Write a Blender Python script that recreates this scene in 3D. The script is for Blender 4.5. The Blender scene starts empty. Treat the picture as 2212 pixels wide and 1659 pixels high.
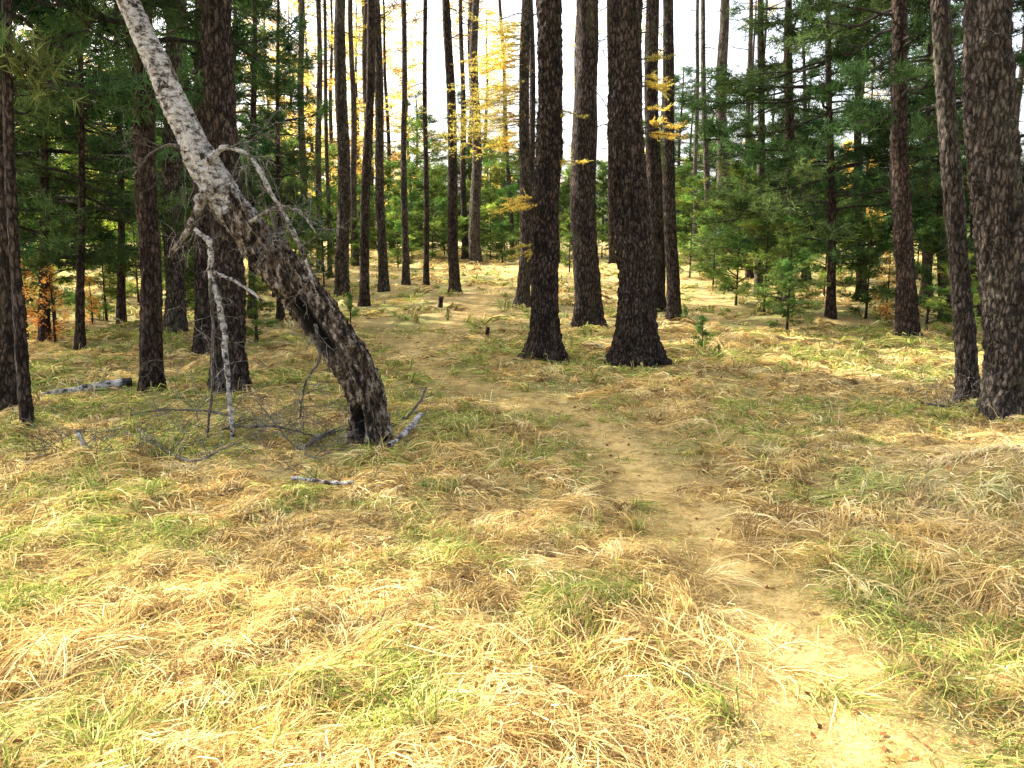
import bpy, math, numpy as np
from mathutils import Vector
rng=np.random.default_rng(7)
scene=bpy.context.scene
COL=scene.collection
# ------------------------------------------------------------ noise
TAB=np.random.default_rng(1).random(65536)
def vnoise(p):
    i=np.floor(p).astype(np.int64); f=p-i; f=f*f*(3-2*f)
    def h(a,b,c):
        k=(a*73856093)^(b*19349663)^(c*83492791)
        k=(k^(k>>13))*1274126177
        return TAB[(k^(k>>16))&65535]
    x,y,z=i[:,0],i[:,1],i[:,2]; fx,fy,fz=f[:,0],f[:,1],f[:,2]
    def l(a,b,t): return a+(b-a)*t
    c0=l(l(h(x,y,z),h(x+1,y,z),fx),l(h(x,y+1,z),h(x+1,y+1,z),fx),fy)
    c1=l(l(h(x,y,z+1),h(x+1,y,z+1),fx),l(h(x,y+1,z+1),h(x+1,y+1,z+1),fx),fy)
    return l(c0,c1,fz)
def n2(x,y,s,o=0.0):
    return vnoise(np.stack([x*s+o,y*s+o*1.7,np.full_like(x,o)],1))
# ------------------------------------------------------------ survey of the photograph
PITCH=math.radians(10); CH=1.6; F=1843.
def ray(u,v):
    a=(u-1106)/F; b=-(v-829.5)/F
    return np.array([a, math.cos(PITCH)+b*math.sin(PITCH), -math.sin(PITCH)+b*math.cos(PITCH)])
def base(y):
    s=np.clip(y-12,0,28); return 0.03*s*np.clip(s/3,0,1)
def survey(u,v):
    d=ray(u,v)
    for t in np.arange(1,70,0.05):
        y=d[1]*t
        if CH+d[2]*t<=float(base(np.array(y))): return d[0]*t,y
    return d[0]*60,d[1]*60
def at_depth(u,v,y):
    d=ray(u,v); t=y/d[1]; return np.array([d[0]*t,y,CH+d[2]*t])
# ------------------------------------------------------------ path line
pl=[(1900,1659),(1790,1480),(1690,1370),(1620,1250),(1540,1150),(1420,1060),(1340,965),(1250,905),(1130,862),(960,825),(880,785),(885,745),(960,705),(1030,665),(1065,625),(1095,595),(1120,572)]
PW=np.array([survey(u,v) for u,v in pl])
PW=np.vstack([[PW[0][0]+0.5,PW[0][1]-1.5],PW])
tt=np.arange(len(PW)); ti=np.linspace(0,len(PW)-1,160)
PS=np.stack([np.interp(ti,tt,PW[:,0]),np.interp(ti,tt,PW[:,1])],1)
for _ in range(6): PS[1:-1]=(PS[:-2]+2*PS[1:-1]+PS[2:])/4
def pdist(x,y):
    d=np.full(x.shape,99.)
    Q=PS[::4]
    for a,b in zip(Q[:-1],Q[1:]):
        ab=b-a; t=np.clip(((x-a[0])*ab[0]+(y-a[1])*ab[1])/(ab@ab),0,1)
        d=np.minimum(d,np.hypot(x-a[0]-t*ab[0],y-a[1]-t*ab[1]))
    return d
MX,MY=survey(2235,1075)
def gh(x,y):
    x=np.asarray(x,float).ravel(); y=np.asarray(y,float).ravel()
    pd=pdist(x,y); r=np.hypot(x,y)
    fade=np.clip(1.2-r/40,0.1,1)
    k=np.clip(pd/0.6,0.2,1)
    h=base(y)+ (n2(x,y,0.35,3.)-.5)*0.07*fade*np.clip(r/4,0.3,1)
    h=h+k*fade*((n2(x,y,1.7,9.)-.5)*0.08+(n2(x,y,4.5,19.)-.5)*0.075)
    h=h-0.015*np.exp(-(pd/0.3)**2)
    h=h+0.22*np.exp(-((x-MX)**2+(y-MY)**2)/0.35)
    return h
def g1(x,y): return float(gh([x],[y])[0])
# ------------------------------------------------------------ mesh helpers
def mk(name,V,Fc,mat,col=None,smooth=False,extra=None):
    V=np.ascontiguousarray(V,dtype=np.float32); Fc=np.ascontiguousarray(Fc,dtype=np.int32)
    me=bpy.data.meshes.new(name); me.vertices.add(len(V)); me.vertices.foreach_set('co',V.ravel())
    k=Fc.shape[1]; me.loops.add(Fc.size); me.loops.foreach_set('vertex_index',Fc.ravel())
    me.polygons.add(len(Fc)); me.polygons.foreach_set('loop_start',np.arange(0,Fc.size,k,dtype=np.int32))
    me.update(calc_edges=True)
    me.polygons.foreach_set('use_smooth',np.full(len(Fc),smooth))
    if col is not None:
        a=me.color_attributes.new('Col','FLOAT_COLOR','POINT')
        c=np.ones((len(V),4),np.float32); c[:,:3]=np.clip(col,0,1); a.data.foreach_set('color',c.ravel())
    if extra is not None:
        a=me.attributes.new('Edge','FLOAT','POINT'); a.data.foreach_set('value',np.asarray(extra,np.float32))
    me.materials.append(mat); return me
def obj(name,me,parent=None,**p):
    o=bpy.data.objects.new(name,me); COL.objects.link(o)
    if parent is not None: o.parent=parent
    for k,v in p.items(): o[k]=v
    return o
def tube(P,R,segs=8,cap=True):
    P=np.asarray(P,float); R=np.asarray(R,float); n=len(P)
    T=np.gradient(P,axis=0); T/=np.linalg.norm(T,axis=1)[:,None]+1e-9
    m=np.abs(T.mean(0)); ref=np.zeros(3); ref[int(np.argmin(m))]=1
    A=ref-T*(T@ref)[:,None]; A/=np.linalg.norm(A,axis=1)[:,None]+1e-9; B=np.cross(T,A)
    an=np.linspace(0,2*np.pi,segs,endpoint=False)
    V=P[:,None,:]+R[:,None,None]*(np.cos(an)[None,:,None]*A[:,None,:]+np.sin(an)[None,:,None]*B[:,None,:])
    V=V.reshape(-1,3)
    i=np.arange(n-1)[:,None]*segs; j=np.arange(segs)[None,:]; jn=(j+1)%segs
    Fq=np.stack([i+j,i+jn,i+segs+jn,i+segs+j],-1).reshape(-1,4)
    return V,Fq
def join(parts):
    Vs=[];Fs=[];o=0
    for V,Fq in parts: Vs.append(V);Fs.append(Fq+o);o+=len(V)
    return np.vstack(Vs),np.vstack(Fs)
def needles(C,D,K,L,W,r,spread,fwd,col,var=.25,nvar=.2):
    N=len(C)
    d=D[:,None,:]*fwd+r.normal(size=(N,K,3))*spread
    d/=np.linalg.norm(d,axis=2)[...,None]+1e-9
    s=np.cross(d,r.normal(size=(N,K,3))); s/=np.linalg.norm(s,axis=2)[...,None]+1e-9
    ll=L*r.uniform(.6,1.2,size=(N,K,1)); c=C[:,None,:]+D[:,None,:]*r.uniform(-.5,.5,size=(N,K,1))*L
    V=np.stack([c+s*W/2,c-s*W/2,c+d*ll],2).reshape(-1,3)
    Fq=np.arange(len(V)).reshape(-1,3)
    cc=np.asarray(col)
    if cc.ndim==1: cc=np.tile(cc,(N,1))
    cc=cc[:,None,:]*(1+var*r.normal(size=(N,1,1)))*(1+nvar*r.normal(size=(N,K,1)))
    cc=np.repeat(cc.reshape(-1,3),3,axis=0)
    return V,Fq,np.clip(cc,0.004,1)
# ------------------------------------------------------------ materials
def newmat(n):
    m=bpy.data.materials.new(n); m.use_nodes=True; nt=m.node_tree; nt.nodes.clear()
    out=nt.nodes.new('ShaderNodeOutputMaterial'); return m,nt,out
def N(nt,t,**k):
    n=nt.nodes.new(t)
    for a,b in k.items():
        if a in n.inputs: n.inputs[a].default_value=b
        else: setattr(n,a,b)
    return n
def ramp(nt,stops):
    r=nt.nodes.new('ShaderNodeValToRGB'); e=r.color_ramp.elements
    while len(e)<len(stops): e.new(0.5)
    for x,(p,c) in zip(e,stops): x.position=p; x.color=(*c,1) if len(c)==3 else c
    return r
def mixc(nt,fac,a,b,mode='MIX'):
    m=nt.nodes.new('ShaderNodeMix'); m.data_type='RGBA'; m.blend_type=mode
    def s(i,v):
        if hasattr(v,'links') or hasattr(v,'is_output'): nt.links.new(v,m.inputs[i])
        elif isinstance(v,(int,float)): m.inputs[i].default_value=v
        else: m.inputs[i].default_value=(*v,1)
    s(0,fac); s(6,a); s(7,b); return m.outputs[2]
def leafmat(name,trans=.4,tint=(1.5,1.4,.7)):
    m,nt,out=newmat(name); L=nt.links
    at=N(nt,'ShaderNodeAttribute',attribute_name='Col'); oi=N(nt,'ShaderNodeObjectInfo')
    rp=ramp(nt,[(0,(.75,.8,.8)),(1,(1.25,1.15,1.0))]); L.new(oi.outputs['Random'],rp.inputs[0])
    c=mixc(nt,1.0,at.outputs['Color'],rp.outputs[0],'MULTIPLY')
    d=N(nt,'ShaderNodeBsdfDiffuse'); L.new(c,d.inputs[0])
    c2=mixc(nt,1.0,c,tint,'MULTIPLY'); t=N(nt,'ShaderNodeBsdfTranslucent'); L.new(c2,t.inputs[0])
    x=N(nt,'ShaderNodeMixShader'); x.inputs[0].default_value=trans; L.new(d.outputs[0],x.inputs[1]); L.new(t.outputs[0],x.inputs[2])
    L.new(x.outputs[0],out.inputs[0]); return m
def barkmat(name,dark,mid,light,lichen,lich=.5,scale=1.0,bump=.6):
    m,nt,out=newmat(name); L=nt.links
    tc=N(nt,'ShaderNodeTexCoord'); mp=N(nt,'ShaderNodeMapping'); mp.inputs['Scale'].default_value=(25*scale,25*scale,8*scale)
    L.new(tc.outputs['Object'],mp.inputs[0])
    oi=N(nt,'ShaderNodeObjectInfo'); sc=N(nt,'ShaderNodeMath',operation='MULTIPLY'); sc.inputs[1].default_value=40; L.new(oi.outputs['Random'],sc.inputs[0]); L.new(sc.outputs[0],mp.inputs['Location'])
    nz=N(nt,'ShaderNodeTexNoise',Scale=.8,Detail=6.0,Roughness=.75); L.new(mp.outputs[0],nz.inputs[0])
    ad2=mixc(nt,1.0,mp.outputs[0],nz.outputs['Color'],'ADD')
    ad2=mixc(nt,1.0,ad2,nz.outputs['Color'],'ADD')
    vo=N(nt,'ShaderNodeTexVoronoi',feature='DISTANCE_TO_EDGE',Scale=1.0); L.new(ad2,vo.inputs['Vector'])
    n3=N(nt,'ShaderNodeTexNoise',Scale=3.2,Detail=9.0,Roughness=.78); L.new(mp.outputs[0],n3.inputs[0])
    n5=N(nt,'ShaderNodeTexNoise',Scale=.35,Detail=4.0,Roughness=.6); L.new(mp.outputs[0],n5.inputs[0])
    r1=ramp(nt,[(0.0,(0,0,0)),(.2,(1,1,1))]); L.new(vo.outputs['Distance'],r1.inputs[0])
    r2=ramp(nt,[(.24,dark),(.46,mid),(.72,light)]); L.new(n3.outputs['Fac'],r2.inputs[0])
    c=mixc(nt,r1.outputs[0],dark,r2.outputs[0])
    r5=ramp(nt,[(.35,(.55,.55,.55)),(.65,(1.3,1.3,1.3))]); L.new(n5.outputs['Fac'],r5.inputs[0]); c=mixc(nt,1.,c,r5.outputs[0],'MULTIPLY')
    n4=N(nt,'ShaderNodeTexNoise',Scale=.14,Detail=9.0,Roughness=.85); L.new(mp.outputs[0],n4.inputs[0])
    r3=ramp(nt,[(.53,(0,0,0)),(.66,(lich,)*3)]); L.new(n4.outputs['Fac'],r3.inputs[0])
    c=mixc(nt,r3.outputs[0],c,lichen)
    b=N(nt,'ShaderNodeBsdfPrincipled',Roughness=.92); b.inputs['Specular IOR Level'].default_value=.15
    L.new(c,b.inputs['Base Color'])
    h=N(nt,'ShaderNodeMath',operation='ADD'); L.new(r1.outputs[0],h.inputs[0]); L.new(n3.outputs['Fac'],h.inputs[1])
    bp=N(nt,'ShaderNodeBump',Strength=bump,Distance=.035); L.new(h.outputs[0],bp.inputs['Height']); L.new(bp.outputs[0],b.inputs['Normal'])
    L.new(b.outputs[0],out.inputs[0]); return m
M_larch=barkmat('larch_bark',(.013,.009,.008),(.085,.06,.05),(.27,.20,.165),(.19,.18,.10),.65,1.,1.)
M_grey=barkmat('grey_bark',(.024,.019,.016),(.13,.102,.084),(.34,.28,.23),(.24,.24,.15),.55,1.,1.)
M_red=barkmat('pine_bark',(.018,.012,.010),(.09,.06,.047),(.24,.16,.125),(.18,.18,.13),.5,1.,.9)
M_limb=barkmat('limb_bark',(.02,.017,.014),(.06,.05,.04),(.12,.10,.08),(.14,.15,.09),.6,2.5)
M_twig=barkmat('dry_twig_bark',(.05,.045,.038),(.15,.135,.118),(.32,.295,.26),(.22,.23,.17),.5,2.)
M_dead=barkmat('dead_wood',(.10,.09,.08),(.30,.275,.25),(.5,.47,.43),(.25,.25,.2),.4,1.5)
M_needle=leafmat('pine_needles',.32,(1.4,1.45,.75))
M_gold=leafmat('golden_larch_needles',.5,(1.1,1.1,.95))
M_grass=leafmat('grass_blades',.36,(1.06,1.08,.9))
def birchmat():
    m,nt,out=newmat('birch_bark'); L=nt.links
    tc=N(nt,'ShaderNodeTexCoord'); at=N(nt,'ShaderNodeAttribute',attribute_name='Col')
    mp=N(nt,'ShaderNodeMapping'); mp.inputs['Scale'].default_value=(12,12,22); mp.inputs['Rotation'].default_value=(0,.35,0); L.new(tc.outputs['Object'],mp.inputs[0])
    n1=N(nt,'ShaderNodeTexNoise',Scale=1.0,Detail=8.0,Roughness=.82); L.new(mp.outputs[0],n1.inputs[0])
    r1=ramp(nt,[(.40,(.03,.025,.022)),(.45,(.18,.155,.14)),(.495,(.60,.57,.55)),(.57,(.90,.87,.87))]); L.new(n1.outputs['Fac'],r1.inputs[0])
    n2_=N(nt,'ShaderNodeTexNoise',Scale=9.0,Detail=6.0,Roughness=.75); L.new(tc.outputs['Object'],n2_.inputs[0])
    r2=ramp(nt,[(.56,(0,0,0)),(.60,(1,1,1))]); L.new(n2_.outputs['Fac'],r2.inputs[0])
    w=mixc(nt,r2.outputs[0],r1.outputs[0],(.05,.038,.033))
    mp2=N(nt,'ShaderNodeMapping'); mp2.inputs['Scale'].default_value=(22,22,8); mp2.inputs['Rotation'].default_value=(0,.6,0); L.new(tc.outputs['Object'],mp2.inputs[0])
    n3=N(nt,'ShaderNodeTexNoise',Scale=1.0,Detail=9.0,Roughness=.75); L.new(mp2.outputs[0],n3.inputs[0])
    r3=ramp(nt,[(.41,(.010,.007,.006)),(.48,(.075,.052,.038)),(.54,(.25,.19,.14)),(.60,(.62,.55,.46))]); L.new(n3.outputs['Fac'],r3.inputs[0])
    sp=N(nt,'ShaderNodeSeparateColor'); L.new(at.outputs['Color'],sp.inputs[0])
    ad=N(nt,'ShaderNodeMath',operation='ADD'); L.new(sp.outputs[0],ad.inputs[0]); L.new(n2_.outputs['Fac'],ad.inputs[1])
    re=ramp(nt,[(.40,(0,0,0)),(.45,(1,1,1))]); hf=N(nt,'ShaderNodeMath',operation='MULTIPLY'); hf.inputs[1].default_value=.5; L.new(ad.outputs[0],hf.inputs[0]); L.new(hf.outputs[0],re.inputs[0])
    c=mixc(nt,re.outputs[0],w,r3.outputs[0]); c=mixc(nt,sp.outputs[1],c,(.008,.006,.005))
    b=N(nt,'ShaderNodeBsdfPrincipled',Roughness=.85); b.inputs['Specular IOR Level'].default_value=.2; L.new(c,b.inputs['Base Color'])
    h=N(nt,'ShaderNodeMath',operation='ADD'); L.new(n1.outputs['Fac'],h.inputs[0]); L.new(n3.outputs['Fac'],h.inputs[1])
    bp=N(nt,'ShaderNodeBump',Strength=1.,Distance=.06); L.new(h.outputs[0],bp.inputs['Height']); L.new(bp.outputs[0],b.inputs['Normal'])
    L.new(b.outputs[0],out.inputs[0]); return m
M_birch=birchmat()
def groundmat(name,path=False):
    m,nt,out=newmat(name); L=nt.links
    tc=N(nt,'ShaderNodeTexCoord')
    big=N(nt,'ShaderNodeTexNoise',Scale=.9,Detail=6.0,Roughness=.65); L.new(tc.outputs['Object'],big.inputs[0])
    fine=N(nt,'ShaderNodeTexNoise',Scale=70.,Detail=6.0,Roughness=.85); L.new(tc.outputs['Object'],fine.inputs[0])
    mid=N(nt,'ShaderNodeTexNoise',Scale=7.,Detail=8.0,Roughness=.7); L.new(tc.outputs['Object'],mid.inputs[0])
    if path:
        rf=ramp(nt,[(.36,(.52,.34,.12)),(.5,(.84,.61,.24)),(.64,(.93,.76,.38))])
        L.new(fine.outputs['Fac'],rf.inputs[0]); c=rf.outputs[0]
        rm=ramp(nt,[(.35,(.7,.62,.5)),(.52,(1,1,1))]); L.new(mid.outputs['Fac'],rm.inputs[0]); c=mixc(nt,1.,c,rm.outputs[0],'MULTIPLY')
    else:
        rf=ramp(nt,[(.34,(.25,.16,.06)),(.5,(.56,.41,.17)),(.66,(.74,.59,.31))]); L.new(fine.outputs['Fac'],rf.inputs[0])
        rb=ramp(nt,[(.44,(0,0,0)),(.60,(.8,.8,.8))]); L.new(big.outputs['Fac'],rb.inputs[0])
        rg=ramp(nt,[(.3,(.13,.15,.045)),(.7,(.37,.41,.15))]); L.new(fine.outputs['Fac'],rg.inputs[0])
        c=mixc(nt,rb.outputs[0],rf.outputs[0],rg.outputs[0])
        rm=ramp(nt,[(.32,(.5,.44,.36)),(.52,(1,1,1))]); L.new(mid.outputs['Fac'],rm.inputs[0]); c=mixc(nt,1.,c,rm.outputs[0],'MULTIPLY')
    b=N(nt,'ShaderNodeBsdfPrincipled',Roughness=.95); b.inputs['Specular IOR Level'].default_value=.1; L.new(c,b.inputs['Base Color'])
    h=N(nt,'ShaderNodeMath',operation='ADD'); L.new(fine.outputs['Fac'],h.inputs[0]); L.new(mid.outputs['Fac'],h.inputs[1])
    bp=N(nt,'ShaderNodeBump',Strength=.9,Distance=.03); L.new(h.outputs[0],bp.inputs['Height']); L.new(bp.outputs[0],b.inputs['Normal'])
    if path:
        at=N(nt,'ShaderNodeAttribute',attribute_name='Edge'); ad=N(nt,'ShaderNodeMath',operation='ADD'); L.new(at.outputs['Fac'],ad.inputs[0]); L.new(mid.outputs['Fac'],ad.inputs[1])
        re=ramp(nt,[(.34,(0,0,0)),(.68,(1,1,1))]); 
        hf=N(nt,'ShaderNodeMath',operation='MULTIPLY'); L.new(ad.outputs[0],hf.inputs[0]); hf.inputs[1].default_value=.5; L.new(hf.outputs[0],re.inputs[0])
        tr=N(nt,'ShaderNodeBsdfTransparent'); mx=N(nt,'ShaderNodeMixShader'); L.new(re.outputs[0],mx.inputs[0]); L.new(tr.outputs[0],mx.inputs[1]); L.new(b.outputs[0],mx.inputs[2]); L.new(mx.outputs[0],out.inputs[0])
    else: L.new(b.outputs[0],out.inputs[0])
    return m
M_ground=groundmat('needle_litter_ground'); M_path=groundmat('trodden_needle_path',True)
# ------------------------------------------------------------ ground + path
sx=np.linspace(-7.0,7.0,521); xs=np.sinh(sx)
sy=np.linspace(-4.5,7.0,430); ys=4+1.3*np.sinh(sy)
X,Y=np.meshgrid(xs,ys); Z=gh(X,Y).reshape(X.shape)
V=np.stack([X,Y,Z],-1).reshape(-1,3); nx=len(xs)
i=np.arange(len(ys)-1)[:,None]*nx; j=np.arange(nx-1)[None,:]
Fq=np.stack([i+j,i+j+1,i+j+1+nx,i+j+nx],-1).reshape(-1,4)
obj('ground',mk('ground',V,Fq,M_ground,smooth=True),kind='structure',label='forest floor of dry grass and golden larch needles',category='ground')
T=np.gradient(PS,axis=0); T/=np.linalg.norm(T,axis=1)[:,None]; Nn=np.stack([-T[:,1],T[:,0]],1)
of=np.linspace(-1,1,15); wd=np.full(len(PS),.55)
PX=PS[:,None,:]+Nn[:,None,:]*(of[None,:,None]*wd[:,None,None])
fx=PX[...,0].ravel(); fy=PX[...,1].ravel(); V=np.stack([fx,fy,gh(fx,fy)+.012],1)
i=np.arange(len(PS)-1)[:,None]*15; j=np.arange(14)[None,:]
Fq=np.stack([i+j,i+j+1,i+j+16,i+j+15],-1).reshape(-1,4)
ef=np.interp(fy,[0,3,6.5,7.5,9.5,10.5,14,40],[.75,.85,.9,.65,.65,.8,.75,.65])
obj('path',mk('path',V,Fq,M_path,smooth=True,extra=np.tile((1-np.abs(of)),len(PS))*ef),kind='structure',label='faint winding footpath covered in golden needles',category='path')
# ------------------------------------------------------------ crowns
def build_crown(seed,Hc,R,nb,ntw,ntf,K,L,W,col,droop=.15,elev=.1,power=.8,skip=.0,blob=1.,spread=.7,fwd=.6,limb=.012):
    r=np.random.default_rng(seed); parts=[];C=[];D=[];CC=[]
    for b in range(nb):
        t=(b+r.uniform())/nb; z=t*Hc; az=r.uniform(0,6.283)
        if r.uniform()<skip: continue
        Lb=R*(max(1-t,0.03))**power*min(1,.55+2.2*t)*r.uniform(.45,1.12)+.06*R
        e=elev+.5*t*t+r.normal()*.12
        s=np.linspace(0,1,7); wob=np.cumsum(r.normal(size=7)*.05)*Lb
        hx=Lb*s*math.cos(e)
        px=hx*math.cos(az)-wob*math.sin(az); py=hx*math.sin(az)+wob*math.cos(az); pz=z+Lb*(s*math.sin(e)-droop*s**1.5*1.2+droop*.8*s**4)+np.cumsum(r.normal(size=7)*.02)*Lb
        P=np.stack([px,py,pz],1); P[0]=(0,0,z); parts.append(tube(P,(limb*Lb+.005)*(1-.85*s),5))
        n=max(3,int(ntw*Lb/R)+1)
        colb=np.array(col)*np.clip(1+.35*r.normal(),.35,1.9)*np.array([1+.15*r.normal(),1,1])
        for k in range(n):
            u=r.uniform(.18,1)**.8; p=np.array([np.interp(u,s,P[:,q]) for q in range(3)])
            a2=az+r.choice([-1,1])*r.uniform(.35,1.2)*(1.15-u*.6); tl=Lb*.38*(1.15-u)*r.uniform(.6,1.3)+.06*R
            dd=np.array([math.cos(a2),math.sin(a2),r.normal()*.22+.05]); dd/=np.linalg.norm(dd)
            if k%2==0: parts.append(tube(np.stack([p,p+dd*tl*.5,p+dd*tl+[0,0,-.03*tl]]),np.array([.006,.004,.002])*(1+Lb),3))
            q=np.linspace(.15,1,ntf)[:,None]; pts=p+dd*tl*q+r.normal(size=(ntf,3))*.05*blob
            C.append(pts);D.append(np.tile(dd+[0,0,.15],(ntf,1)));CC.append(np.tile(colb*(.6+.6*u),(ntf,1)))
    C=np.vstack(C);D=np.vstack(D);CC=np.clip(np.vstack(CC),.004,1)
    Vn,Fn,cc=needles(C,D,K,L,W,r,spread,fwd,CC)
    Vl,Fl=join(parts)
    return (Vn,Fn,cc),(Vl,Fl)
G1=(.060,.105,.050);G2=(.11,.17,.055);G3=(.19,.27,.08);GO=(.95,.65,.20)
def crownset(name,mat,lst):
    out=[]
    for a in lst:
        (Vn,Fn,cc),(Vl,Fl)=build_crown(**a)
        out.append((mk(name,Vn,Fn,mat,col=cc),mk(name+'_limbs',Vl,Fl,M_limb,smooth=True)))
    return out
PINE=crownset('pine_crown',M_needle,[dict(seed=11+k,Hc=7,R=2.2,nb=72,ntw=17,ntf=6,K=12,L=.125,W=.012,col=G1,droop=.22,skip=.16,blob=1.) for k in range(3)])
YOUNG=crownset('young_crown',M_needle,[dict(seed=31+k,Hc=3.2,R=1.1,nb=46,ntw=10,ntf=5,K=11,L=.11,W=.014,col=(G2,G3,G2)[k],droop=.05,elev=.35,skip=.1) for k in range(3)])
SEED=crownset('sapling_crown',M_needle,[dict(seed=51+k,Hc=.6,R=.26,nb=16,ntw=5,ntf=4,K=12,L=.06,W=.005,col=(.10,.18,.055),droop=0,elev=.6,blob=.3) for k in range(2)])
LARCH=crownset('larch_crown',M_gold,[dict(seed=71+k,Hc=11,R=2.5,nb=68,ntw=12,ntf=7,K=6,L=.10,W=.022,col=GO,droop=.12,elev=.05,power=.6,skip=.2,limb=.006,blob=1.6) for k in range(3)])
GOLDY=crownset('golden_sapling_crown',M_gold,[dict(seed=91,Hc=2.0,R=.7,nb=34,ntw=9,ntf=5,K=8,L=.045,W=.010,col=(.8,.40,.12),droop=.05,elev=.4)])
def deadset(seed,z0,z1,n,lmax):
    r=np.random.default_rng(seed); parts=[]
    def br(p,d,L,rad,dep):
        n_=6; P=[p]; dd=d.copy()
        for _ in range(n_-1):
            dd=dd+r.normal(size=3)*.16+np.array([0,0,-.03]); dd/=np.linalg.norm(dd); P.append(P[-1]+dd*L/(n_-1))
        P=np.array(P); parts.append(tube(P,np.linspace(rad,rad*.25,n_),4))
        if dep>0:
            for k in range(r.integers(1,5)):
                q=P[r.integers(1,n_)]; d2=dd+r.normal(size=3)*.7; d2/=np.linalg.norm(d2); br(q,d2,L*r.uniform(.3,.55),rad*.5,dep-1)
    for k in range(n):
        z=r.uniform(z0,z1); a=r.uniform(0,6.28); L=r.uniform(.15,1)**1.6*lmax*(.4+.6*(z-z0)/(z1-z0))
        br(np.array([0,0,z]),np.array([math.cos(a),math.sin(a),r.uniform(-.3,.25)]),L,.006+.008*L,2)
    V,Fq=join(parts); return mk('dead_branches',V,Fq,M_limb,smooth=True)
DEAD=[deadset(200+k,1.8,10,30,1.6) for k in range(4)]
# ------------------------------------------------------------ trunks
def trunkmesh(name,Pf,H,R,mat,seed,segs=28,flare=.5,amp=.09,taper=.8,rings=None,side=0):
    r=np.random.default_rng(seed)
    zz=np.concatenate([np.linspace(-.15,.8,26 if segs<40 else 60),np.linspace(.84,5,(90 if rings is None else rings)),np.linspace(5.2,H,22)]) if H>5.5 else np.linspace(-.1,H,40)
    P=np.array([Pf(z) for z in zz]); ph=r.uniform(0,6.28,3); kx=r.uniform(0,50)
    an=np.linspace(0,2*np.pi,segs,endpoint=False)
    rr=R*(1-taper*np.clip(zz/H,0,1)**.9)
    ZZ,AA=np.meshgrid(zz,an,indexing='ij'); RR=rr[:,None]*np.ones_like(AA)
    fl=np.exp(-np.clip(ZZ+.1,0,9)/.24)
    lob=1+.45*np.sin(3*AA+ph[0])+.35*np.sin(5*AA+ph[1])
    RR=RR*(1+flare*fl*lob)
    cx=np.cos(AA)*RR;cy=np.sin(AA)*RR
    q=np.stack([cx.ravel()*24+kx,cy.ravel()*24,ZZ.ravel()*7],1); q2=np.stack([cx.ravel()*6+kx,cy.ravel()*6,ZZ.ravel()*1.5],1); q3=np.stack([cx.ravel()*50+kx,cy.ravel()*50,ZZ.ravel()*28],1)
    nz=(1-np.abs(vnoise(q)*2-1)).reshape(RR.shape); nb=vnoise(q2).reshape(RR.shape); nc=vnoise(q3).reshape(RR.shape)
    RR=RR*(1+amp*(nz-.6)+amp*1.2*(nb-.5)+amp*.9*(nc-.5))
    V=np.stack([P[:,0][:,None]+np.cos(AA)*RR+side*R*fl*np.clip(np.cos(AA)*np.sign(side+1e-9),0,1),P[:,1][:,None]+np.sin(AA)*RR,P[:,2][:,None]+0*AA],-1).reshape(-1,3)
    n=len(zz); i=np.arange(n-1)[:,None]*segs; j=np.arange(segs)[None,:]; jn=(j+1)%segs
    Fq=np.stack([i+j,i+jn,i+segs+jn,i+segs+j],-1).reshape(-1,4)
    return mk(name,V,Fq,mat,smooth=True)
def put(me,name,par,z,s,lean,rz):
    o=obj(name,me,par); o.rotation_mode='ZYX'; o.rotation_euler=(0,math.atan(lean),rz); o.location=(lean*z,0,z); o.scale=(s,s,s); return o
seedc=[1000]
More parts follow.
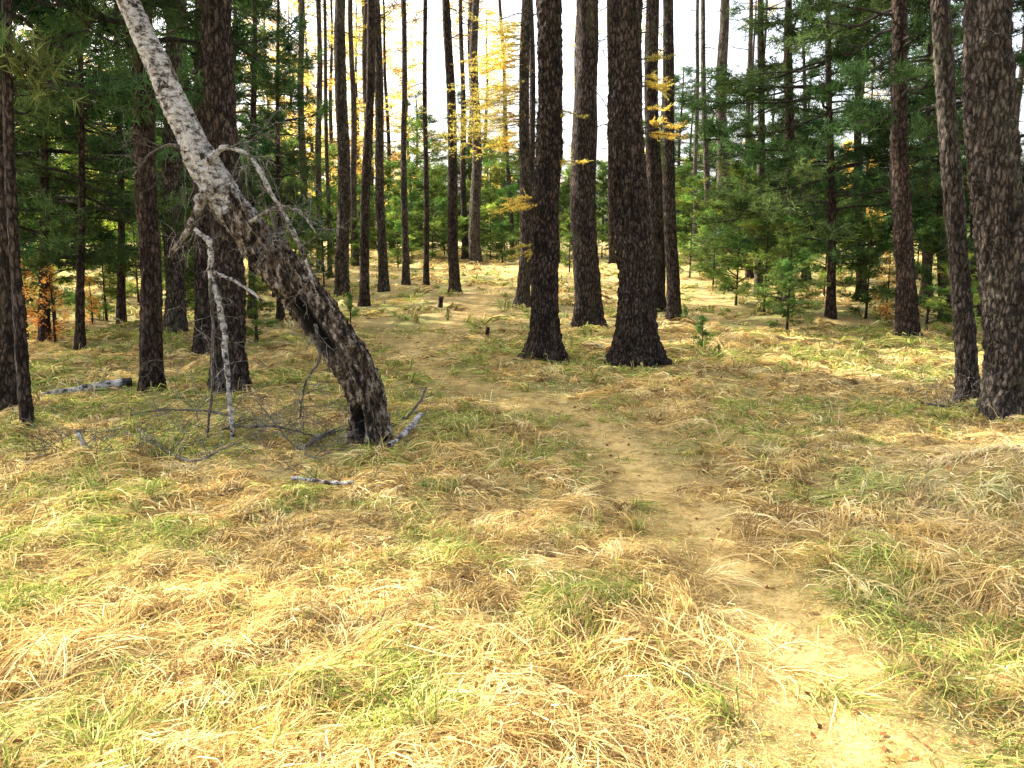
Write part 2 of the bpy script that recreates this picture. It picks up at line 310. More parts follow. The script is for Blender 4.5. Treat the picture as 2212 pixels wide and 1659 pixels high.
def tree(kind,u,v,w,utop,H,label,cs=None,cr=1.0,bark=None,flare=.5,side=0,dead=True,xy=None,lean=None,nocrown=False,bend=.0,group=None):
    seedc[0]+=1; sd=seedc[0]; r=np.random.default_rng(sd)
    if xy is None: x,y=survey(u,v)
    else: x,y=xy
    z=g1(x,y); 
    if xy is None:
        dep=y*math.cos(PITCH)+(CH-z)*math.sin(PITCH)
        R=w/2*dep/F
        t=at_depth(utop,0,y); lean=(t[0]-x)/(t[2]-z); htop=t[2]-z
    else: R=w; htop=6
    if lean is None: lean=r.normal()*.015
    ph=r.uniform(0,6.28)
    Pf=lambda zz:(lean*zz+bend*math.sin(math.pi*np.clip(zz/htop,0,1))+R*.25*math.sin(zz*1.1+ph)*min(1,max(zz,0)),R*.2*math.cos(zz*.9+ph),zz)
    nm={'larch':'larch_tree','pine':'pine_tree','young':'young_pine','dead':'bare_tree'}[kind]
    e=obj(nm,None,label=label,category={'larch':'larch tree','pine':'pine tree','young':'young pine','dead':'dead tree'}[kind],group=group or {'larch':'tall larches in the forest','pine':'dark green pines','young':'young pines in the undergrowth','dead':'bare thin trees'}[kind])
    e.location=(x,y,z); e.empty_display_size=.3
    near=y<14
    mt=bark or {'larch':M_larch,'pine':M_red,'young':M_limb,'dead':M_grey}[kind]
    obj('trunk',trunkmesh('trunk',Pf,H,R,mt,sd,segs=(80 if y<12 else 26),flare=flare,amp=.22 if near else .14,rings=(260 if near else 70),side=side),e)
    rz=r.uniform(0,6.28)
    if kind=='larch':
        c,l=LARCH[sd%3]; st=H*.55 if cs is None else cs; s=(H-st)/11
        if not nocrown:
            a=put(c,'crown',e,st,s,lean,rz); b=put(l,'limbs',e,st,s,lean,rz)
            a.scale=b.scale=(s*cr,s*cr,s)
    elif kind in('pine','young'):
        c,l=(PINE if kind=='pine' else YOUNG)[sd%3]; hc=7 if kind=='pine' else 3.2; st=cs if cs is not None else H*.2; s=(H-st)/hc
        a=put(c,'crown',e,st,s,lean,rz); b=put(l,'limbs',e,st,s,lean,rz)
        a.scale=b.scale=(s*cr,s*cr,s)
    if dead and kind!='young':
        k=put(DEAD[sd%4],'dead_branches',e,0,1,lean,r.uniform(0,6.28)); sc=min(1,H/12); k.scale=(sc,sc,sc)
    return e
LD='tall larch with dark furrowed bark rising from dry grass'
t17=tree('larch',1183,775,60,1180,19,'dark larch with flaring root base beside golden sprays',flare=.75,side=-.9,nocrown=True)
t18=tree('larch',1268,705,57,1262,19,'straight dark larch with lichen patches on its bark',flare=.5)
t19=tree('larch',1368,785,76,1356,21,'thickest dark larch of the central group with flared base',flare=.75,side=.5)
t16=tree('larch',1130,665,27,1138,17,'slim larch with golden sprays of needles on its side',bark=M_grey,side=-1.0,cs=10)
tree('larch',1418,668,36,1408,18,LD,nocrown=True); tree('larch',1454,690,29,1440,17,LD,cs=10)
tree('larch',492,855,66,478,18,'thick dark larch standing behind the leaning birch',flare=.5,cs=7)
tree('pine',325,842,46,314,13,'dark pine trunk with green boughs above dry grass',cs=2.9,cr=.7,flare=.3)
tree('pine',12,888,44,2,12,'dark pine at the edge of the clearing',cs=2.6,cr=.6,flare=.2,bark=M_larch)
tree('dead',58,925,26,20,7,'thin leaning bare trunk beside a dark pine',bark=M_larch,bend=-.05,flare=.3)
tree('larch',441,762,38,436,15,LD,nocrown=True)
tree('larch',380,722,42,372,15,'pale barked larch among young pines',bark=M_grey,nocrown=True)
for k,(u,v,w,ut) in enumerate([(740,640,30,738),(787,660,21,801),(829,630,21,812),(876,612,15,871),(921,620,12,918),(984,636,23,966),(1004,560,14,996),(1028,571,25,1026),
                   (768,575,15,758),(1108,560,10,1080),(1322,570,14,1316),(1152,600,16,1147),(655,585,18,650),(690,590,15,688),(712,600,10,700)]):
    tree('larch',u,v,w,ut,17+rng.uniform(0,3),LD,bark=(M_larch if rng.uniform()<.5 else M_grey),cs=(8.6 if v>605 else 11.5),cr=1.2)
for (u,v,w,ut) in [(1556,582,32,1563),(1530,590,14,1517),(1500,565,12,1508),(1640,640,18,1645),(1610,575,14,1622)]:
    tree('larch',u,v,w,ut,16,'pale grey trunk with bare twisting branches',bark=M_grey,cs=10,nocrown=(u>1600))
tree('pine',1700,655,30,1706,9,'dark dense pine with drooping green boughs',cs=1.0,cr=1.15)
tree('pine',1796,690,20,1790,8.5,'dark dense pine with drooping green boughs',cs=.9,cr=1.1)
tree('pine',1957,733,44,1940,11,'reddish barked pine with dark green boughs',cs=2.8,cr=.7)
tree('pine',1860,640,22,1850,9,'dark dense pine with drooping green boughs',cs=1.0,cr=1.1)
tree('larch',2092,866,44,2034,15,'leaning grey barked larch beside a thick trunk',bark=M_grey,flare=.3,nocrown=True)
tree('larch',2180,892,100,2140,19,'thick furrowed larch trunk with rough ridged bark',bark=M_grey,flare=.35)
for (u,v,w,ut,H,cs,cr) in [(95,742,22,90,8.5,1.0,1.),(172,752,18,176,7,1.1,.9),(262,700,18,255,9,1.3,1.),(545,690,18,548,8.5,1.8,.7),(605,700,16,600,6.,1.4,.7),(30,700,24,20,10,1.3,1.1),(410,660,20,400,9,1.6,.8),(500,620,20,505,9,1.6,.8)]:
    tree('pine',u,v,w,ut,H,'dark green pine with shaggy boughs near the ground',cs=cs,cr=cr,dead=False)
for (u,v,w,ut,H,cs,cr) in [(2040,690,24,2030,8,1.2,1),(2110,700,22,2100,9,1.1,1.1),(2000,640,22,2010,8,1.2,.9),(1740,610,18,1735,7,.8,1.),(1620,600,16,1615,5,.6,1.)]:
    tree('pine',u,v,w,ut,H,'dark green pine with shaggy boughs near the ground',cs=cs,cr=cr,dead=False)
yl=[(450,700,1.9),(555,745,1.1),(590,640,2.6),(640,610,3.),(700,620,2.),(860,580,2.5),(935,565,3.6),(960,556,4.4),(1060,560,3.8),(1085,570,2.6),(1230,590,2.),(1490,600,2.4),(1540,620,2.),(1590,660,2.4),(1650,680,2.),(1700,720,1.6),(1660,610,3.),(1780,640,2.6),(1870,690,1.8),(2000,720,1.6),(2060,740,1.4),(120,700,2.2),(230,690,2.),(300,660,2.5),(760,575,2.),(1350,565,3.),(1420,570,3.),(890,562,3.6),(1010,552,3.6),(1120,552,4.),(820,556,4.),(640,560,4.2),(560,570,4.5),(1480,556,4.),(1560,560,3.6),(1620,556,4.2),(720,556,4.4),(1250,556,4.5),(920,552,4.6),(780,552,3.6),(1180,552,4.2),(1090,552,5),(1390,552,4.5),(1525,552,5),(60,660,2.6),(360,620,3),(440,600,3.2),(180,640,3),(1700,580,3.4),(1840,600,3.2),(1980,600,3.2),(2090,640,2.6),(1300,556,3.6)]
for (u,v,h) in yl:
    h*=rng.uniform(.8,1.2); x,y=survey(u,v); tree('young',u,v,.02,u,h,'young green pine growing from the grass',xy=(x,y),cs=h*.06,cr=1.4,lean=0)
def sapling(u,v,h,lib,label,cat='pine sapling',name='pine_sapling',grp='small saplings in the grass',k=0,base_h=.6):
    x,y=survey(u,v); e=obj(name,None,label=label,category=cat,group=grp); e.location=(x,y,g1(x,y))
    s=h/base_h
    o=obj('crown',lib[k%len(lib)][0],e); o2=obj('stem',lib[k%len(lib)][1],e)
    st=mk('stalk',*tube(np.array([[0,0,-.05],[.01,0,h*.5],[0,0,h*.98]]),np.array([.012,.008,.003])*(.5+h),6),M_limb,smooth=True); obj('stalk',st,e)
    for q in(o,o2): q.scale=(s,)*3; q.rotation_euler=(0,0,rng.uniform(0,6.28))
for k,(u,v,h) in enumerate([(1515,760,.5),(1550,778,.2),(757,700,.5),(968,690,.2),(1480,700,.25),(660,700,.4)]):
    sapling(u,v,h,SEED,'small bright green pine seedling in dry grass',k=k)
for (u,v,h) in [(1912,700,1.15),(120,745,1.1),(60,735,1.2),(200,700,.8)]:
    sapling(u,v,h,GOLDY,'small larch sapling with orange autumn needles','larch sapling','larch_sapling','orange larch saplings',base_h=2.0)
def spray(parent,px,dirx,L,seed,n=5):
    r=np.random.default_rng(seed); parts=[];C=[];D=[]
    for b in range(n):
        d=np.array([dirx,r.uniform(-.6,.3),r.uniform(-.22,.22)]); d/=np.linalg.norm(d); Lb=L*r.uniform(.35,1)
        s=np.linspace(0,1,7)[:,None]; P=px+np.array([0,0,r.normal()*.1*L])*(b>0)+d*Lb*s+np.array([0,0,1])*(-.15*Lb*s**2)+np.cumsum(r.normal(size=(7,3))*.015,0)*L
        parts.append(tube(P,np.linspace(.006,.002,7),4))
        for k in range(12):
            u=r.uniform(.25,1); p=np.array([np.interp(u,s[:,0],P[:,q]) for q in range(3)]); dd=d+r.normal(size=3)*np.array([.5,.5,.2]); dd/=np.linalg.norm(dd)
            tl=.28*L*r.uniform(.2,1); q=np.linspace(0,1,6)[:,None]; C.append(p+dd*tl*q); D.append(np.tile(dd,(6,1)))
            parts.append(tube(np.stack([p,p+dd*tl]),np.array([.0025,.001]),3))
    V,Fq=join(parts); Vn,Fn,cc=needles(np.vstack(C),np.vstack(D),6,.042 if L>.7 else .034,.007 if L>.7 else .0045,r,.9,.3,(1.,.74,.20))
    o=obj('golden_branch',mk('golden_branch',Vn,Fn,M_gold,col=cc),parent); obj('twig',mk('twig',V,Fq,M_limb,smooth=True),o)
def loc(parent,u,v): 
    p=at_depth(u,v,parent.location.y); return p-np.array(parent.location)
for k,(p,u,v,d,L,n) in enumerate([(t16,1140,225,-1,1.9,18),(t16,1140,260,-1,1.7,14),(t16,1140,130,-1,1.3,13),(t16,1140,190,-.6,1.4,12),(t16,1140,100,-.6,1.1,11),(t16,1140,300,-1,1.,6),(t17,1175,425,-1,.66,6),(t17,1175,540,-1,.45,3),(t16,1140,60,-1,1.2,10),(t19,1375,175,1,.56,5),(t19,1380,280,1,.56,5),(t19,1375,130,1,.5,2),(t17,1190,350,1,.4,2),(t17,1190,250,1,.4,2)]):
    spray(p,loc(p,u,v),d,L,400+k,n)
# ------------------------------------------------------------ rear forest
def far(kind,x,y,R,H,**k): tree(kind,0,0,R,0,H,k.pop('label'),xy=(x,y),**k)
r=np.random.default_rng(77)
cnt=0
while cnt<36:
    y=r.uniform(36,66); x=r.uniform(-.68,.68)*y
    u=x/y
    kind='larch' if r.uniform()<(.75 if abs(u)<.3 else .35) else 'pine'
    if kind=='pine' and abs(u+.08)<.16: continue
    far(kind,x,y,r.uniform(.12,.2),r.uniform(13,19) if kind=='larch' else r.uniform(6,11),label='distant golden larch in the back of the forest' if kind=='larch' else 'distant green pine in the back of the forest',cs=(r.uniform(9,12) if kind=='larch' else .8),cr=1.2,dead=(kind=='larch')); cnt+=1
for (u,y,H) in [(690,44,15),(780,47,14),(850,42,15),(895,50,13),(1085,52,12),(830,56,16),(180,40,15),(250,46,14),(640,52,15),(720,40,15),(600,46,14),(130,34,12),(665,38,14)]:
    far('larch',(u-1106)/F*y,y,.12,H,label='golden autumn larch glowing against the bright sky',cs=2.5,dead=False,cr=1.1)
for (x,y,H) in [(-2.2,43,7.5),(1.6,46,8),(-5,47,8),(8.5,45,9),(13,44,9),(10,50,9),(16,48,10)]:
    far('pine',x,y,.13,H,label='distant green pine in the back of the forest',cs=.6,cr=1.3,dead=False)
for (x,y,k,H) in [(-8.2,11.8,'pine',14),(-10.2,10.8,'pine',14),(-9.8,14.6,'pine',15),(-13.3,12.4,'pine',15),(-12.2,17,'pine',15),(-15.5,15,'larch',17),(9.5,11.5,'larch',15),(-6.9,9.9,'pine',11)]:
    far(k,x,y,.17,H,label='out-of-view forest tree in a set added mainly for shade',cs=None if k=='larch' else 4.0,cr=.95,dead=False)  # left-hand trees stand outside the view, added to shade the clearing
for (x,y,H) in [(-8.3,22,12),(-10.5,25,13),(-12.5,21,13),(-9.2,28,12),(-14,28,14)]:
    far('pine',x,y,.16,H,label='dark green pine with shaggy boughs in the shaded wood',cs=1.6,cr=.85,dead=False)
r=np.random.default_rng(5); C=[];CC=[];tr=[]
for k in range(190):
    y=r.uniform(72,125); x=r.uniform(-.75,.75)*y; H=r.uniform(5,12)*(1 if abs(x/y)>.25 else .75); n=int(140)
    t=r.uniform(0.0,1,n); R=H*.22*(1-t)**.7; a=r.uniform(0,6.28,n); q=np.sqrt(r.uniform(.1,1,n))
    C.append(np.stack([x+R*q*np.cos(a),y+R*q*np.sin(a),.8+t*H],1))
    g=np.array([(.12,.18,.10),(.14,.19,.11),(.60,.46,.18),(.14,.18,.13)][r.integers(0,4)]); CC.append(np.tile(g,(n,1))*r.uniform(.7,1.3))
    tr.append(tube(np.array([[x,y,.5],[x,y,.8+H]]),np.array([.14,.04]),5))
C=np.vstack(C);CC=np.vstack(CC); Vn,Fn,cc=needles(C,r.normal(size=C.shape)*.3+[0,0,-.3],6,.8,.22,r,.8,.4,CC)
df=obj('distant_forest',mk('distant_forest',Vn,Fn,M_needle,col=cc),kind='stuff',label='far-off mass of mixed green and golden trees',category='forest')
Vt,Ft=join(tr); obj('trunks',mk('far_trunks',Vt,Ft,M_limb),df)
# ------------------------------------------------------------ leaning birch
bp=[(803,975,90),(798,920,88),(789,850,78),(768,795,80),(720,730,84),(652,640,80),(603,580,76),(548,510,74),(502,450,70),(460,385,72),(425,330,66),(402,275,58),(370,215,56),(350,160,50),(316,90,47),(291,35,44),(270,-10,42),(225,-110,38),(180,-230,32),(140,-380,24),(110,-560,14)]
bx,by=survey(800,958); bz=g1(bx,by)
B=obj('birch_tree',None,label='leaning old birch with cracked lower bark and white upper trunk',category='birch tree'); B.location=(bx,by,bz)
P=[];R=[]
for (u,v,w) in bp:
    P.append(at_depth(u,v,by)-np.array([bx,by,bz])); R.append(w/2*.94*by/F/math.cos(PITCH))
P=np.array(P);R=np.array(R); P[0,2]=min(P[0,2],-.08)
s0=np.arange(len(P)); s1=np.linspace(0,len(P)-1,520)
P=np.stack([np.interp(s1,s0,P[:,q]) for q in range(3)],1); R=np.interp(s1,s0,R)
for _ in range(30): P[1:-1]=(P[:-2]+2*P[1:-1]+P[2:])/4; R[1:-1]=(R[:-2]+2*R[1:-1]+R[2:])/4
segs=100; V,Fq=tube(P,R,segs); ctr=np.repeat(P,segs,0); d=V-ctr; zz=ctr[:,2]
arc=np.repeat(np.concatenate([[0],np.cumsum(np.linalg.norm(np.diff(P,axis=0),axis=1))]),segs)
ang=np.tile(np.linspace(0,2*np.pi,segs,endpoint=False),len(P))+.5*np.sin(arc*1.3)
ca,sa=np.cos(ang),np.sin(ang)
low=np.clip((2.0-zz)/.5,0,1)
def rid(fa,fz,o): return 1-np.abs(vnoise(np.stack([ca*fa+o,sa*fa+o,arc*fz+o],1))*2-1)
na=rid(4.0,3.0,11.); nc=rid(8.,9.,23.); nb=vnoise(np.stack([ca*1.6+40,sa*1.6,arc*4],1)); nd=vnoise(V*60)
k=1+low*(.46*(na-.6)+.42*(nb-.5)+.32*(nc-.6)+.20*(nd-.5))+(1-low)*(.30*(nb-.5)+.16*(nc-.5)+.12*(nd-.5))
dirn=d/np.linalg.norm(d,axis=1)[:,None]
def cavity(u,v,T0,ln,fd,lo,hi):
    hc=at_depth(u,v,by)-np.array([bx,by,bz]); along=(ctr-hc)@np.array(T0); face=dirn@np.array(fd)
    return np.exp(-(along/ln)**4)*np.clip((face-lo)/hi,0,1)
cav=cavity(678,705,(-.62,0,.78),.26,(-.5,-.8,-.35),.62,.2); cav2=cavity(775,905,(0,0,1.),.14,(-.35,-.93,0),.93,.05)
k=k*(1-.5*cav-.35*cav2); V=ctr+d*k[:,None]
rough=np.clip(low*.7+(nb-.40)*.9,0,1); colb=np.stack([rough,np.clip(cav*1.5+cav2,0,1),0*rough],1)
obj('trunk',mk('birch_trunk',V,Fq,M_birch,col=colb,smooth=True),B)
def bpoly(name,pts,mat,dy=0.0,twigs=0,seed=0,tl=.3,parent=B,dep=None,segs=10,lowc=0.):
    r=np.random.default_rng(seed+900); o=np.array(parent.location); P=[];R=[]
    yb=dep if dep is not None else by
    for (u,v,w,*q) in pts:
        yy=yb+dy+(q[0] if q else 0); P.append(at_depth(u,v,yy)-o); R.append(w/2*yy/F)
    P=np.array(P);R=np.array(R); s0=np.arange(len(P)); s1=np.linspace(0,len(P)-1,len(P)*7)
    P=np.stack([np.interp(s1,s0,P[:,k]) for k in range(3)],1); R=np.interp(s1,s0,R)
    for _ in range(3): P[1:-1]=(P[:-2]+2*P[1:-1]+P[2:])/4
    P=P+np.cumsum(r.normal(size=P.shape)*.003,0); R=R*(1+.18*r.normal(size=len(R)))
    V,Fq=tube(P,R,segs); me=mk(name,V,Fq,mat,col=np.tile([lowc,0,0],(len(V),1)),smooth=True); ob=obj(name,me,parent)
    if twigs:
        parts=[]
        def tw(p,d,L,rad,dp):
            n_=6; Q=[p]; dd=d.copy()
            for _ in range(n_-1):
                dd=dd+r.normal(size=3)*.22+np.array([0,0,-.06]); dd/=np.linalg.norm(dd); Q.append(Q[-1]+dd*L/(n_-1))
            Q=np.array(Q); parts.append(tube(Q,np.linspace(rad,rad*.4,n_),4))
            if dp>0:
                for k in range(3):
                    d2=dd+r.normal(size=3)*.7; d2/=np.linalg.norm(d2); tw(Q[r.integers(1,n_)],d2,L*.55,rad*.65,dp-1)
        for k in range(twigs):
            q=P[r.integers(2,len(P))]; d=r.normal(size=3); d/=np.linalg.norm(d); tw(q,d,tl*r.uniform(.4,1.2),.0038,2)
        V,Fq=join(parts); obj('twig',mk('twigs',V,Fq,M_dead if twigs%2 else M_twig,smooth=True),ob)
    return ob
bpoly('branch',[(470,400,28),(435,425,23),(420,470,18),(398,505,13),(365,555,5)],M_birch,dy=-.08,twigs=9,seed=1,lowc=.38)
bpoly('branch',[(420,495,9),(450,515,12),(458,545,11),(453,585,12),(470,640,13),(488,720,13),(497,800,12),(503,880,10),(508,960,8),(513,1022,6)],M_birch,dy=-.14,twigs=7,seed=2,lowc=.12)
bpoly('branch',[(462,585,8),(500,605,7),(535,630,6),(562,655,4)],M_birch,dy=-.14,seed=3)
bpoly('branch',[(450,350,20),(485,312,12),(530,322,10),(565,360,10),(590,410,10),(625,465,9),(655,530,8),(680,600,6),(692,640,3)],M_birch,dy=-.1,twigs=25,seed=4,tl=.38,lowc=.3)
bpoly('branch',[(540,480,9),(610,440,6),(650,455,5),(690,500,3)],M_dead,dy=-.12,twigs=11,seed=5,tl=.3)
bpoly('branch',[(420,330,12),(370,310,7),(320,330,5),(285,380,3)],M_twig,dy=-.05,twigs=8,seed=6,tl=.35)
bpoly('branch',[(560,560,9),(600,500,6),(585,440,4)],M_twig,dy=-.12,twigs=9,seed=7,tl=.3)
bpoly('branch',[(680,700,8),(690,770,6),(650,820,5),(640,900,3)],M_twig,dy=-.15,twigs=9,seed=8,tl=.35)
bpoly('branch',[(455,600,7),(462,700,6),(458,820,6),(450,930,5),(440,1000,3)],M_twig,dy=-.18,twigs=7,seed=9,tl=.35)
# ------------------------------------------------------------ fallen wood
def fallen(pts,mat,label,twigs=0,seed=0,name='fallen_branch',lift=.03,hollow=False,tl=.35,segs=12,cat='fallen branch',lc=.15):
    r=np.random.default_rng(seed+70)
    W=[(*survey(u,v),w) for (u,v,w,*q) in pts]; li=[(q[0] if q else 0) for (_,_,_,*q) in pts]
    x0,y0=W[0][:2]; z0=g1(x0,y0); e=obj(name,None,label=label,category=cat,group='dead wood on the forest floor'); e.location=(x0,y0,z0)
    P=np.array([[x,y,g1(x,y)+w/2*y/F+lift+l] for (x,y,w),l in zip(W,li)])-np.array([x0,y0,z0]); R=np.array([w/2*y/F for x,y,w in W])
    s0=np.arange(len(P)); s1=np.linspace(0,len(P)-1,len(P)*7); P=np.stack([np.interp(s1,s0,P[:,k]) for k in range(3)],1); R=np.interp(s1,s0,R)
    for _ in range(3): P[1:-1]=(P[:-2]+2*P[1:-1]+P[2:])/4
    P=P+np.cumsum(r.normal(size=P.shape)*.003,0)
    if not hollow: R=R*(1+.15*r.normal(size=len(R)))
    if hollow:
        dd=P[-1]-P[-2]; dd/=np.linalg.norm(dd); P=np.vstack([P,P[-1]+dd*.005,P[-1]-dd*.1,P[-1]-dd*.12]); R=np.concatenate([R,[R[-1]*.72,R[-1]*.6,.001]])
    V,Fq=tube(P,R,segs); V=V+((vnoise(V*20)-.5)*.35*np.mean(R))[:,None]
    co=np.tile([lc,0,0],(len(V),1))
    if hollow: co[-6*segs:,1]=.9; co[-3*segs:,1]=1
    obj('log' if hollow else 'stem',mk(name,V,Fq,mat,col=co,smooth=True),e)
    if twigs:
        parts=[]
        def tw(p,d,L,rad,dp):
            n_=7; Q=[p]; dd=d.copy()
            for _ in range(n_-1):
                dd=dd+r.normal(size=3)*.17+np.array([0,0,-.05 if Q[-1][2]>.1 else .1]); dd/=np.linalg.norm(dd); Q.append(Q[-1]+dd*L/(n_-1))
            parts.append(tube(np.array(Q),np.linspace(rad,rad*.45,n_),4))
            if dp>0:
                for k in range(3):
                    d2=dd+r.normal(size=3)*.6; d2/=np.linalg.norm(d2); tw(Q[r.integers(1,n_)],d2,L*.6,rad*.7,dp-1)
        for k in range(twigs):
            q=P[r.integers(2,len(P))]; d=r.normal(size=3); d[2]=abs(d[2])*.5; d/=np.linalg.norm(d); tw(q,d,tl*r.uniform(.5,1.2),.0031,2)
        V,Fq=join(parts); obj('twig',mk('twigs',V,Fq,M_dead if seed%2 else M_twig,smooth=True),e)
fallen([(85,850,13),(150,843,16),(215,840,20),(286,836,25)],M_birch,'grey birch log with a dark hollow end lying in grass',hollow=True,name='fallen_log',cat='log',segs=20,lift=0.,lc=.28)
fallen([(652,975,7),(690,955,12),(730,945,12),(765,940,10)],M_twig,'thick grey branch lying against the birch base',twigs=4,seed=1)
fallen([(842,982,9,.02),(875,962,13,.03),(900,940,14,.04),(914,925,12,.05)],M_birch,'short white birch stick beside the birch base',seed=2,lc=.22)
fallen([(845,935,6),(880,925,8,.03),(905,910,5,.08),(920,890,3,.14)],M_twig,'thin dark twig beside the birch base',twigs=6,seed=3,tl=.22)
fallen([(630,1052,7),(670,1058,9),(710,1062,10),(755,1068,6)],M_birch,'thin pale birch stick lying in the grass',twigs=2,seed=4,tl=.15,lc=.22)
fallen([(330,1000,3),(400,975,4),(500,955,5,.05),(600,960,5,.06),(700,955,4)],M_twig,'long bare branch tangled on the grass',twigs=17,seed=12,tl=.5)
fallen([(60,985,3),(130,995,4),(200,1005,4),(290,1005,3)],M_twig,'bare twiggy branch lying in grass',twigs=11,seed=6,tl=.38)
fallen([(170,960,10,.05),(190,975,12),(200,1000,8)],M_dead,'short gnarled grey branch in grass',twigs=5,seed=7,tl=.2)
fallen([(300,960,4,.1),(350,985,5),(420,1015,5),(500,1010,3,.05)],M_dead,'bare twiggy branch lying in grass',twigs=15,seed=9,tl=.4)
fallen([(560,930,3,.2),(600,960,4,.1),(640,985,4),(680,1010,3)],M_twig,'bare twiggy branch leaning in grass',twigs=12,seed=9,tl=.45)
fallen([(250,900,3),(360,915,4,.05),(470,920,4,.05),(560,935,3)],M_twig,'long bare branch tangled on the grass',twigs=11,seed=11,tl=.5)
fallen([(1990,870,4),(2060,880,5),(2140,885,4)],M_twig,'twiggy branch below the thick larch',twigs=16,seed=15,tl=.35)
def stump(u,v,w,h,label):
    x,y=survey(u,v); Rr=w/2*y/F; e=obj('tree_stump',None,label=label,category='stump',group='small dark stumps'); e.location=(x,y,g1(x,y))
    zz=np.concatenate([np.linspace(-.05,h,14),[h,h-.02]]); R=np.concatenate([Rr*(1+.3*np.exp(-np.linspace(0,h,14)/.06)),[Rr*.6,.002]])
    V,Fq=tube(np.stack([.02*zz/h,0*zz,zz],1),R,20); V=V+((vnoise(V*30)-.5)*.5*Rr)[:,None]*np.array([1,1,1.8]); obj('wood',mk('stump',V,Fq,M_larch,smooth=False),e)
stump(951,668,10,.2,'small dark broken stump in grass'); stump(1052,722,8,.14,'small dark sawn stump by the path')
# ------------------------------------------------------------ grass
def blades(n,cx,cy,az,Lg,A,W,col):
    s=np.array([0,.34,.68,1.]); li=np.array([0,.85,1.,.35]); ws=np.array([.8,1.,.75,.12])
    bend=rng.normal(size=n)*.45
    a=az[:,None]+bend[:,None]*s[None,:]**1.5
    X=cx[:,None]+np.cos(a)*Lg[:,None]*s; Y=cy[:,None]+np.sin(a)*Lg[:,None]*s
    Z=gh(X,Y).reshape(X.shape)+A[:,None]*li+.004
    tz=rng.normal(size=n)*.7
    S=np.stack([-np.sin(a),np.cos(a),np.tile(tz[:,None],(1,4))],-1)*(W[:,None]*ws)[...,None]*.5
    P=np.stack([X,Y,Z],-1); V=np.stack([P+S,P-S],2).reshape(-1,3)
    b=np.arange(n)[:,None,None]*8; k=np.arange(3)[None,:,None]*2; q=np.array([0,1,3,2])[None,None,:]
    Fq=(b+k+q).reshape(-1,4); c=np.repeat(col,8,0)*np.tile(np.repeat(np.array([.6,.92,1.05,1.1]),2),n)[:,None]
    return V,Fq,c
PAL=np.array([(.79,.62,.30),(.72,.53,.22),(.38,.265,.125),(.86,.75,.46),(.62,.50,.25),(.23,.155,.075)])
GR=np.array([(.33,.40,.105),(.45,.50,.16),(.17,.24,.06)])
def gmask(x,y): return n2(x,y,.7,55.)*.4+n2(x,y,2.2,56.)*.6-.03+.12*np.clip((y-3.5)/4,0,1)
def clumps(y0,y1,nc,nbl,Lr,Wm,Ar,up=0.04):
    u=rng.uniform(0,1,nc*3); y=np.sqrt(y0*y0+u*(y1*y1-y0*y0)); x=rng.uniform(-1,1,nc*3)*(.64*y+.8)
    pd=pdist(x,y); lo_=np.interp(y,[5,9,14,30],[.06,.3,.3,.4]); keep=(rng.uniform(size=len(x))<np.clip((pd-.14)/.55,lo_,1)*np.clip(-.1+2.*n2(x,y,1.3,91.),.15,1))
    x=x[keep][:nc];y=y[keep][:nc]; n=len(x)
    fld=n2(x,y,.8,31.)*14; az0=fld+rng.normal(size=n)*1.2; size=rng.uniform(.4,1.4,n)*(.5+n2(x,y,1.1,77.))
    gm=gmask(x,y); greenp=np.clip((gm-.50)*5,0.06,.85); isg=rng.uniform(size=n)<greenp
    tone=rng.integers(0,6,n); ed=rng.uniform(size=n)<up
    idx=np.repeat(np.arange(n),nbl); m=len(idx); rc=rng.uniform(.3,1.3,n)[idx]
    cx=x[idx]+rng.normal(size=m)*.045*rc*(Lr[1]/.26); cy=y[idx]+rng.normal(size=m)*.045*rc*(Lr[1]/.26)
    az=az0[idx]+rng.normal(size=m)*.75; Lg=rng.uniform(*Lr,m)*size[idx]; A=rng.uniform(*Ar,m)*size[idx]
    e=ed[idx]|(isg[idx]&(rng.uniform(size=m)<.15)); A=np.where(e,A*2.0,A); Lg=np.where(e,Lg*.6,Lg)
    g=isg[idx]&(rng.uniform(size=m)<.7)
    tn=np.where(rng.uniform(size=m)<.65,tone[idx],rng.integers(0,6,m))
    col=np.where(g[:,None],GR[rng.integers(0,3,m)],PAL[tn])*(1+.2*rng.normal(size=(m,1)))
    pale=np.exp(-((cx-MX)**2+(cy-MY)**2)/.5)[:,None]; col=col*(1-pale*.85)+np.array([.95,.86,.62])*pale*.85
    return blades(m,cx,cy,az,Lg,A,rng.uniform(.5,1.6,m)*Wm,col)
def filler(y0,y1,n,Lr,Wm):
    u=rng.uniform(0,1,n); y=np.sqrt(y0*y0+u*(y1*y1-y0*y0)); x=rng.uniform(-1,1,n)*(.64*y+.8)
    pd=pdist(x,y); k=rng.uniform(size=n)<np.clip((pd-.08)/.5,.2,1); x=x[k];y=y[k];n=len(x)
    az=n2(x,y,.8,31.)*14+rng.normal(size=n)*1.3; col=PAL[rng.integers(0,6,n)]*(1+.2*rng.normal(size=(n,1)))
    g=(gmask(x,y)>.54)&(rng.uniform(size=n)<.5); col[g]=GR[rng.integers(0,3,g.sum())]
    return blades(n,x,y,az,rng.uniform(*Lr,n),rng.uniform(.003,.016,n),rng.uniform(.5,1.5,n)*Wm,col)
Lst=[clumps(1.7,4.5,1250,60,(.07,.27),.0029,(.008,.058)),clumps(4.5,8,2200,38,(.06,.24),.0042,(.008,.05)),clumps(8,14,2800,24,(.10,.26),.0078,(.01,.055)),clumps(14,40,4400,13,(.15,.34),.017,(.02,.08)),
     filler(1.7,5,75000,(.03,.17),.0022),filler(5,14,60000,(.05,.2),.005)]
o=0;Vs=[];Fs=[];Cs=[]
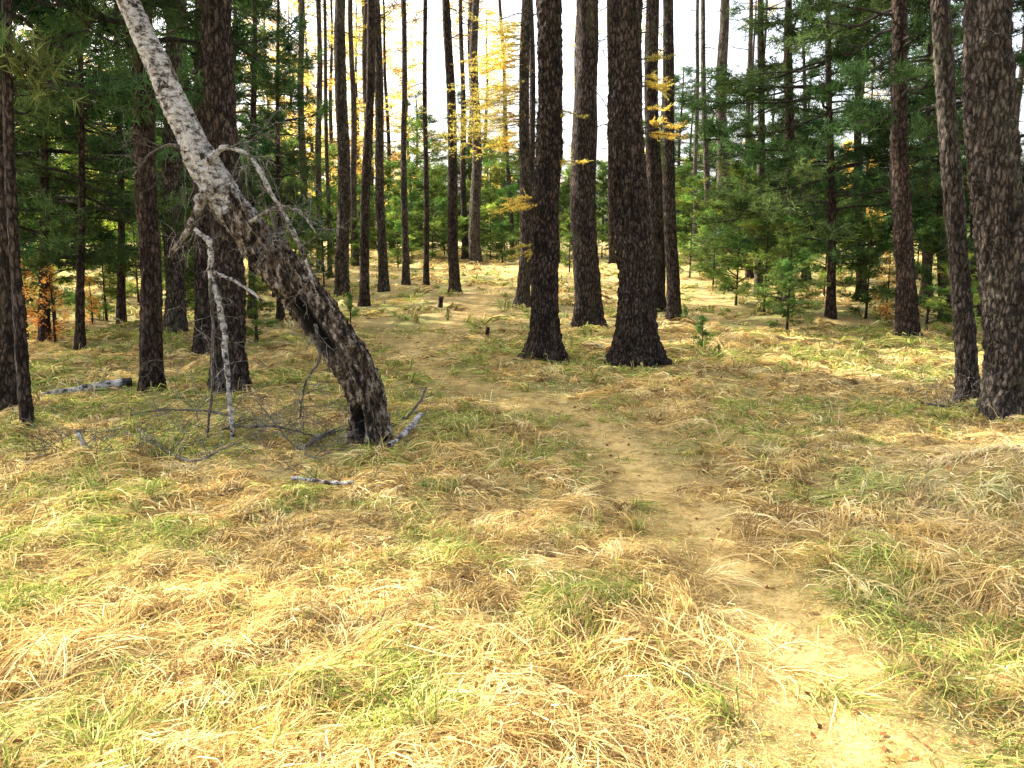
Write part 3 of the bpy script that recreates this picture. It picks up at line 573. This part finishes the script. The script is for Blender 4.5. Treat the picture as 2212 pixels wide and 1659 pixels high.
for V,Fq,c in Lst: Vs.append(V);Fs.append(Fq+o);Cs.append(c);o+=len(V)
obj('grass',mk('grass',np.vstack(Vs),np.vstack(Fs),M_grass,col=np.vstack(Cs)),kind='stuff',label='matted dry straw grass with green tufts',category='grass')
del Vs,Fs,Cs,Lst
n=900; u=rng.uniform(0,1,n); y=2.4+u*14; x=rng.uniform(-1,1,n)*.62*y; k=pdist(x,y)>.4; x=x[k];y=y[k];n=len(x); z=gh(x,y)
D=np.stack([rng.normal(size=n)*.5,rng.normal(size=n)*.5,np.ones(n)],1); L_=rng.uniform(.08,.26,n)[:,None]; w=(.0008+.00022*y)[:,None]
P0=np.stack([x,y,z],1); s=np.tile([1,0,0],(n,1)); P2=P0+D*L_; P1=P0+D*L_*.6; P2[:,2]-=.04
V=np.stack([P0+s*w,P0-s*w,P1-s*w,P1+s*w,P2+s*w*.3,P2-s*w*.3],1).reshape(-1,3); b=np.arange(n)[:,None,None]*6
Fq=(b+np.array([[0,1,2,3],[3,2,5,4]])[None]).reshape(-1,4); col=np.repeat(PAL[rng.integers(0,5,n)]*1.1,6,0)
obj('grass_stalks',mk('grass_stalks',V,Fq,M_grass,col=col),kind='stuff',label='thin upright dry grass stalks',category='grass')
def litter(n,y1,Ls,Ws,pal,name,label,cat,mat):
    u=rng.uniform(0,1,n); y=1.8+(y1-1.8)*u**1.3; x=rng.uniform(-1,1,n)*(.64*y+.6); z=gh(x,y)+rng.uniform(.014,.025,n)
    a=rng.uniform(0,6.28,n); d=np.stack([np.cos(a),np.sin(a),rng.normal(size=n)*.25],1)*(rng.uniform(.6,1.3,n)*Ls)[:,None]; s=np.stack([-np.sin(a),np.cos(a),rng.normal(size=n)*.3],1)*(Ws*(.6+y/6))[:,None]
    c=np.stack([x,y,z],1); V=np.stack([c-d*.5,c+s*.5,c+d*.5,c-s*.5],1).reshape(-1,3); Fq=np.arange(4*n).reshape(-1,4)
    col=np.repeat(pal[rng.integers(0,len(pal),n)]*(1+.2*rng.normal(size=(n,1))),4,0)
    obj(name,mk(name,V,Fq,mat,col=col),kind='stuff',label=label,category=cat)
litter(130000,11,.024,.0022,np.array([(.85,.63,.25),(.80,.54,.18),(.88,.72,.36),(.48,.31,.12)]),'fallen_needles','golden fallen larch needles scattered on the ground','needles',M_grass)
litter(1500,10,.035,.02,np.array([(.26,.11,.05),(.38,.18,.07),(.17,.08,.05),(.55,.30,.1)]),'fallen_leaves','scattered brown and orange fallen leaves','leaves',M_grass)
# ------------------------------------------------------------ light, camera
AZ=math.radians(-62); EL=math.radians(36)
sd=Vector((math.sin(AZ)*math.cos(EL),math.cos(AZ)*math.cos(EL),math.sin(EL)))
sl=bpy.data.lights.new('sun','SUN'); sl.energy=14; sl.angle=math.radians(.5); sl.color=(1,.94,.82)
so=bpy.data.objects.new('sun',sl); COL.objects.link(so); so.rotation_euler=sd.to_track_quat('Z','Y').to_euler()
w=bpy.data.worlds.new('World'); scene.world=w; w.use_nodes=True; nt=w.node_tree; bg=nt.nodes['Background']
sk=nt.nodes.new('ShaderNodeTexSky'); sk.sky_type='NISHITA'; sk.sun_disc=False; sk.sun_elevation=EL; sk.sun_rotation=AZ; sk.dust_density=5; sk.air_density=1.0; sk.ozone_density=.5
hs=nt.nodes.new('ShaderNodeHueSaturation'); hs.inputs['Saturation'].default_value=.45
nt.links.new(sk.outputs[0],hs.inputs['Color']); nt.links.new(hs.outputs[0],bg.inputs[0]); bg.inputs[1].default_value=.55
cam=bpy.data.cameras.new('camera'); cam.sensor_width=36; cam.lens=36*F/2212; cam.clip_end=2000; cam.clip_start=.05
co=bpy.data.objects.new('camera',cam); COL.objects.link(co); co.location=(0,0,CH); co.rotation_euler=(math.radians(90)-PITCH,0,0); scene.camera=co
scene.view_settings.view_transform='Standard'; scene.view_settings.look='None'; scene.view_settings.exposure=0
